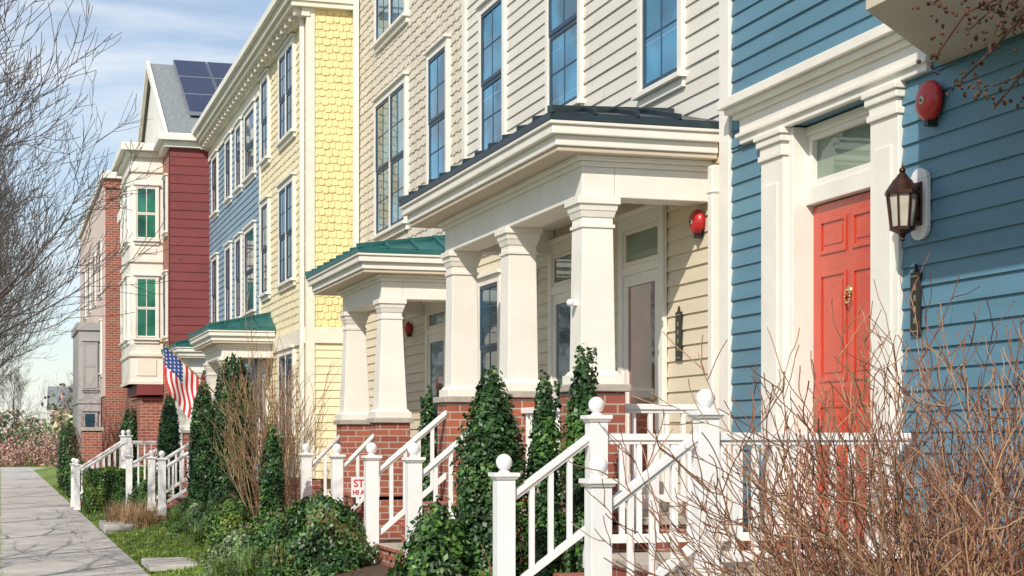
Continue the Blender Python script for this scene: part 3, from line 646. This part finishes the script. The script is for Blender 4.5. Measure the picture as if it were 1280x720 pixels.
for x,y,l in((2.42,17.3,.46),(2.28,18.1,.36),(2.6,16.2,.5),(2.62,20.0,.4),(2.7,25.4,.4),(2.7,27.2,.4),(2.6,32.5,.45),(2.65,23.7,.36),(2.75,22.9,.42),(2.75,24.6,.38)): blades('liriope_clump',x,y,zg(x)-.02,360,l,.011,1.05,(L5,L3,L4),.09)
# lawn blades
V=[];F=[]; MI=[]
def scat(n,x0,x1,y0,y1,h,zf):
    for i in range(n):
        x=random.uniform(x0,x1); y=y0+(y1-y0)*random.random()**1.5; z=zf(x); a=random.uniform(0,3.14); s=.006+.00035*y; hh=h*random.uniform(.5,1.3); b=len(V)
        V.extend([(x-s*math.cos(a),y-s*math.sin(a),z-.01),(x+s*math.cos(a),y+s*math.sin(a),z-.01),(x+random.gauss(0,.018),y+random.gauss(0,.018),z+hh)]); F.append((b,b+1,b+2)); MI.append(random.choice((0,1,1,1,2)))
scat(36000,1.72,2.72,14,60,.038,zg); scat(16000,-1.2,.03,14,95,.04,lambda x:-.02)
me=bpy.data.meshes.new('lawn_grass'); me.from_pydata(V,[],F)
for m in(L3,L4,L2): me.materials.append(m)
me.polygons.foreach_set('material_index',MI); me.update(); scene.collection.objects.link(bpy.data.objects.new('lawn_grass',me))
# fallen leaves on the beds and lawn
V=[];F=[]
for i in range(1500):
    x=random.choice((random.uniform(1.75,3.3),random.uniform(.0,1.7)*random.random()**2+1.2)); y=random.uniform(13,40)
    if 1.2<x<1.72 and random.random()<.6: continue
    z=zg(x)+.03 if x>1.71 else .006; a=random.uniform(0,6); s=random.uniform(.012,.028); b=len(V)
    for k,(u,v) in enumerate(((-1.4,0),(0,-.7),(1.4,0),(0,.7))): V.append((x+s*(u*math.cos(a)-v*math.sin(a)),y+s*(u*math.sin(a)+v*math.cos(a)),z+random.uniform(0,.012)))
    F.append((b,b+1,b+2,b+3))
me=bpy.data.meshes.new('fallen_leaves'); me.from_pydata(V,[],F); me.materials.append(L7); me.update(); scene.collection.objects.link(bpy.data.objects.new('fallen_leaves',me))

# ---------------------------------------------------------------- bare branches
def tubes(name,polys,mats,sides=4,link=True):
    V=[];F=[];MI=[]
    for pts,rad,mi in polys:
        n=len(pts); b=len(V)
        for k in range(n):
            d=(pts[min(k+1,n-1)]-pts[max(k-1,0)]); d.normalize()
            u=d.cross(Vector((.3,.2,1)) if abs(d.z)<.9 else Vector((1,.1,0))).normalized(); v=d.cross(u)
            for s in range(sides):
                a=2*math.pi*s/sides; V.append(tuple(pts[k]+(u*math.cos(a)+v*math.sin(a))*rad[k]))
        for k in range(n-1):
            for s in range(sides): F.append((b+k*sides+s,b+k*sides+(s+1)%sides,b+(k+1)*sides+(s+1)%sides,b+(k+1)*sides+s)); MI.append(mi)
    me=bpy.data.meshes.new(name); me.from_pydata(V,[],F)
    for m in mats: me.materials.append(m)
    me.polygons.foreach_set('material_index',MI); me.polygons.foreach_set('use_smooth',[True]*len(F)); me.update()
    o=bpy.data.objects.new(name,me)
    if link: scene.collection.objects.link(o)
    return o
def rv(s): return Vector((random.gauss(0,s),random.gauss(0,s),random.gauss(0,s)))
def grow(out,p,d,l,r,nch,up=.12,wob=.12,mi=0,seg=5,lr=.58,ang=.75,rmin=.0008):
    pts=[p.copy()];rad=[r]
    for k in range(seg):
        d=(d+rv(wob)+Vector((0,0,up))).normalized(); p=p+d*(l/seg); pts.append(p.copy()); rad.append(max(rmin,r*(1-.75*(k+1)/seg)))
    out.append((pts,rad,mi if not isinstance(mi,tuple) else random.choice(mi)))
    if nch:
        for c in range(nch[0]):
            t=random.uniform(.22,1)*seg; k=min(int(t),seg-1); q=pts[k].lerp(pts[k+1],t-k); dd=(pts[k+1]-pts[k]).normalized()
            side=dd.cross(rv(1)).normalized(); nd=(dd*math.cos(ang)+side*math.sin(ang)*random.uniform(.7,1.2)).normalized()
            grow(out,q,nd,l*lr*random.uniform(.7,1.2),max(rmin*1.3,rad[k]*.62),nch[1:],up,wob,mi,seg,lr,ang,rmin)
tree_meshes=[]
for k in range(3):
    out=[]; base=Vector((0,0,-.1)); pts=[base+Vector((.05*math.sin(i*1.3+k),.05*math.cos(i*1.7+k),i*.95)) for i in range(9)]; out.append((pts,[.11*(1-i*.11) for i in range(9)],0))
    for i in range(20):
        t=1.6+5.8*i/20+random.uniform(-.15,.15); kk=min(int(t/.95),7); q=pts[kk].lerp(pts[kk+1],t/.95-kk); a=i*2.4+random.uniform(-.3,.3)
        nd=Vector((math.cos(a),math.sin(a),random.uniform(.8,1.5))).normalized()
        grow(out,q,nd,(8.6-t)*.54*random.uniform(.85,1.1),.038*(1-t/10),[7,6,4],.08,.09,0,5,.50,.6,.0036)
    o=tubes('bare_tree',out,[BARK],3,False); tree_meshes.append(o.data)
for i,(x,y,s,r) in enumerate(((-1.6,18.0,1.0,.3),(-1.3,22.0,1.0,1.8),(-1.2,27,1.02,3.9),(-1.2,32.5,1.02,5),(-1.2,39,1.05,.9),(-1.2,47,1.05,2.2),(-1.3,56,1.08,4.1),(-1.4,68,1.1,1.1),(-1.5,84,1.1,3.0),(-4,125,1.0,2),(1,132,.9,4),(6,128,.9,1))):
    o=bpy.data.objects.new('bare_tree',tree_meshes[i%3]); scene.collection.objects.link(o); o.location=(x,y,-.02); o.scale=(s,s,s); o.rotation_euler=(0,0,r)

def bare_shrub(name,cx,cy,z0,n,l,tmax,mats,mi,r0=.006,rb=.3,nch=(4,2),up=.03,wob=.13,sides=4,ang=.6,rmin=.0018,lr=.42):
    out=[]
    for i in range(n):
        a=random.uniform(0,6.283); q=random.random()**.6; tl=q*tmax
        nd=Vector((math.cos(a)*math.sin(tl),math.sin(a)*math.sin(tl),math.cos(tl)))
        b=Vector((cx+rb*q*math.cos(a)*.8,cy+rb*q*math.sin(a)*.8,z0))
        grow(out,b,nd,l*random.uniform(.65,1.1)*(1-.1*q),r0*random.uniform(.7,1.4),list(nch),up,wob,mi,7,lr,ang,rmin)
    return tubes(name,out,mats,sides)
mi=(0,0,0,1,1,2)
bare_shrub('bare_shrub',3.24,5.3,.40,100,1.46,1.3,[STEMR,STEMT,STEMD],mi,.008,.28,(7,3),.05,.13,4,.6,.0022,.38)
bare_shrub('bare_shrub',4.02,6.5,.42,90,1.50,1.2,[STEMR,STEMT,STEMD],mi,.008,.32,(7,3),.05,.13,4,.6,.0022,.38)
bare_shrub('dry_shrub',3.45,22.6,.35,26,2.05,.36,[STEMT,STRAW,STEMR],(0,1,2),.009,.35,(5,3),.05,.08,3,.4,.003)
bare_shrub('dry_shrub',3.75,24.3,.35,26,1.85,.4,[STEMT,STRAW],(0,1),.009,.4,(5,3),.05,.08,3,.4,.003)
bare_shrub('dry_shrub',2.9,53,.1,40,2.0,.6,[STEMR,STEMD],(0,1),.01,.3,(6,3),.05,.09,3,.5,.004)

# crape myrtle at the right with seed heads
out=[]; tips=[]
def arc(p0,p1,p2,r0,r1,n=12):
    pts=[];
    for i in range(n+1):
        t=i/n; pts.append(Vector(p0)*(1-t)**2+Vector(p1)*2*t*(1-t)+Vector(p2)*t*t+rv(.012))
    out.append((pts,[r0+(r1-r0)*i/n for i in range(n+1)],0)); return pts
for k in range(4):
    a=k*1.6; arc((3.5+.1*math.cos(a),3.3+.1*math.sin(a),.3),(3.5,3.4,1.8),(3.3+.5*math.cos(a),3.4+.4*math.sin(a),3.4),.03,.015)
for e in((2.72,4.55,2.92),(2.82,4.7,2.82),(2.95,4.75,2.74),(2.7,4.3,3.0),(3.0,4.6,2.95),(2.86,4.42,2.90),(3.05,4.7,2.68),(2.66,4.5,2.98)):
    pts=arc((3.4,3.5,2.9),(3.15,4.0,3.35),e,.012,.004)
    for c in range(4):
        k=random.randint(6,11); d=(Vector(e)-pts[k-1]).normalized()+rv(.55); l=random.uniform(.10,.24); q=pts[k]+d.normalized()*l; out.append(([pts[k],pts[k].lerp(q,.5)+rv(.01),q],[.0035,.003,.002],0)); tips.append((q,d))
    tips.append((Vector(e),pts[-1]-pts[-3]))
tubes('crape_myrtle',out,[STEMD],5)
cm=bpy.data.objects['crape_myrtle']; p=Part('seed_heads',cm)
for q,d in tips:
    for i in range(random.randint(8,18)):
        c=q+rv(.028); p.ball(c,random.uniform(.004,.009),SEED,nu=6,nv=4,sz=random.uniform(.7,1.5))
p.done()

# ---------------------------------------------------------------- distant vegetation
def mass(name,spec,size,mats,w=None):
    P=[];Nn=[]
    for cx,cy,cz,rx,ry,rz,n in spec:
        d=rng.normal(0,1,(n,3)); d/=np.linalg.norm(d,axis=1)[:,None]; k=rng.uniform(.55,1.08,n)[:,None]
        k*= (1+.2*np.sin(d[:,:1]*5+cx)+.15*np.sin(d[:,2:]*7+cy))
        q=d*k*np.array([rx,ry,rz])+np.array([cx,cy,cz]); P.append(q); Nn.append(d)
    P=np.vstack(P); Nn=np.vstack(Nn); leaves(name,P,Nn,size,mats,w)
mass('pink_shrubs',[(x,116+random.uniform(0,4),random.uniform(.3,.8),1.3,1.3,random.uniform(.8,1.5),1300) for x in np.arange(-6,14,1.6)],.10,(L6,L7,L6))
mass('background_shrubs',[(x,124+random.uniform(0,5),1.0,1.8,1.6,random.uniform(1.0,2.0),1000) for x in np.arange(-14,20,2.4)],.13,(L7,L6,L3,L5))
mass('distant_trees',[(x,random.uniform(170,240),random.uniform(1.5,3),random.uniform(4,7),4,random.uniform(3.0,5.0),900) for x in np.arange(-110,110,5)],.4,(L7,L5,L3,L6),(.4,.3,.15,.15))
mass('street_side_trees',[(-18-random.uniform(0,4),y,2.5,3,3,2.6,500) for y in np.arange(-20,110,7)],.35,(L7,L2,L5))
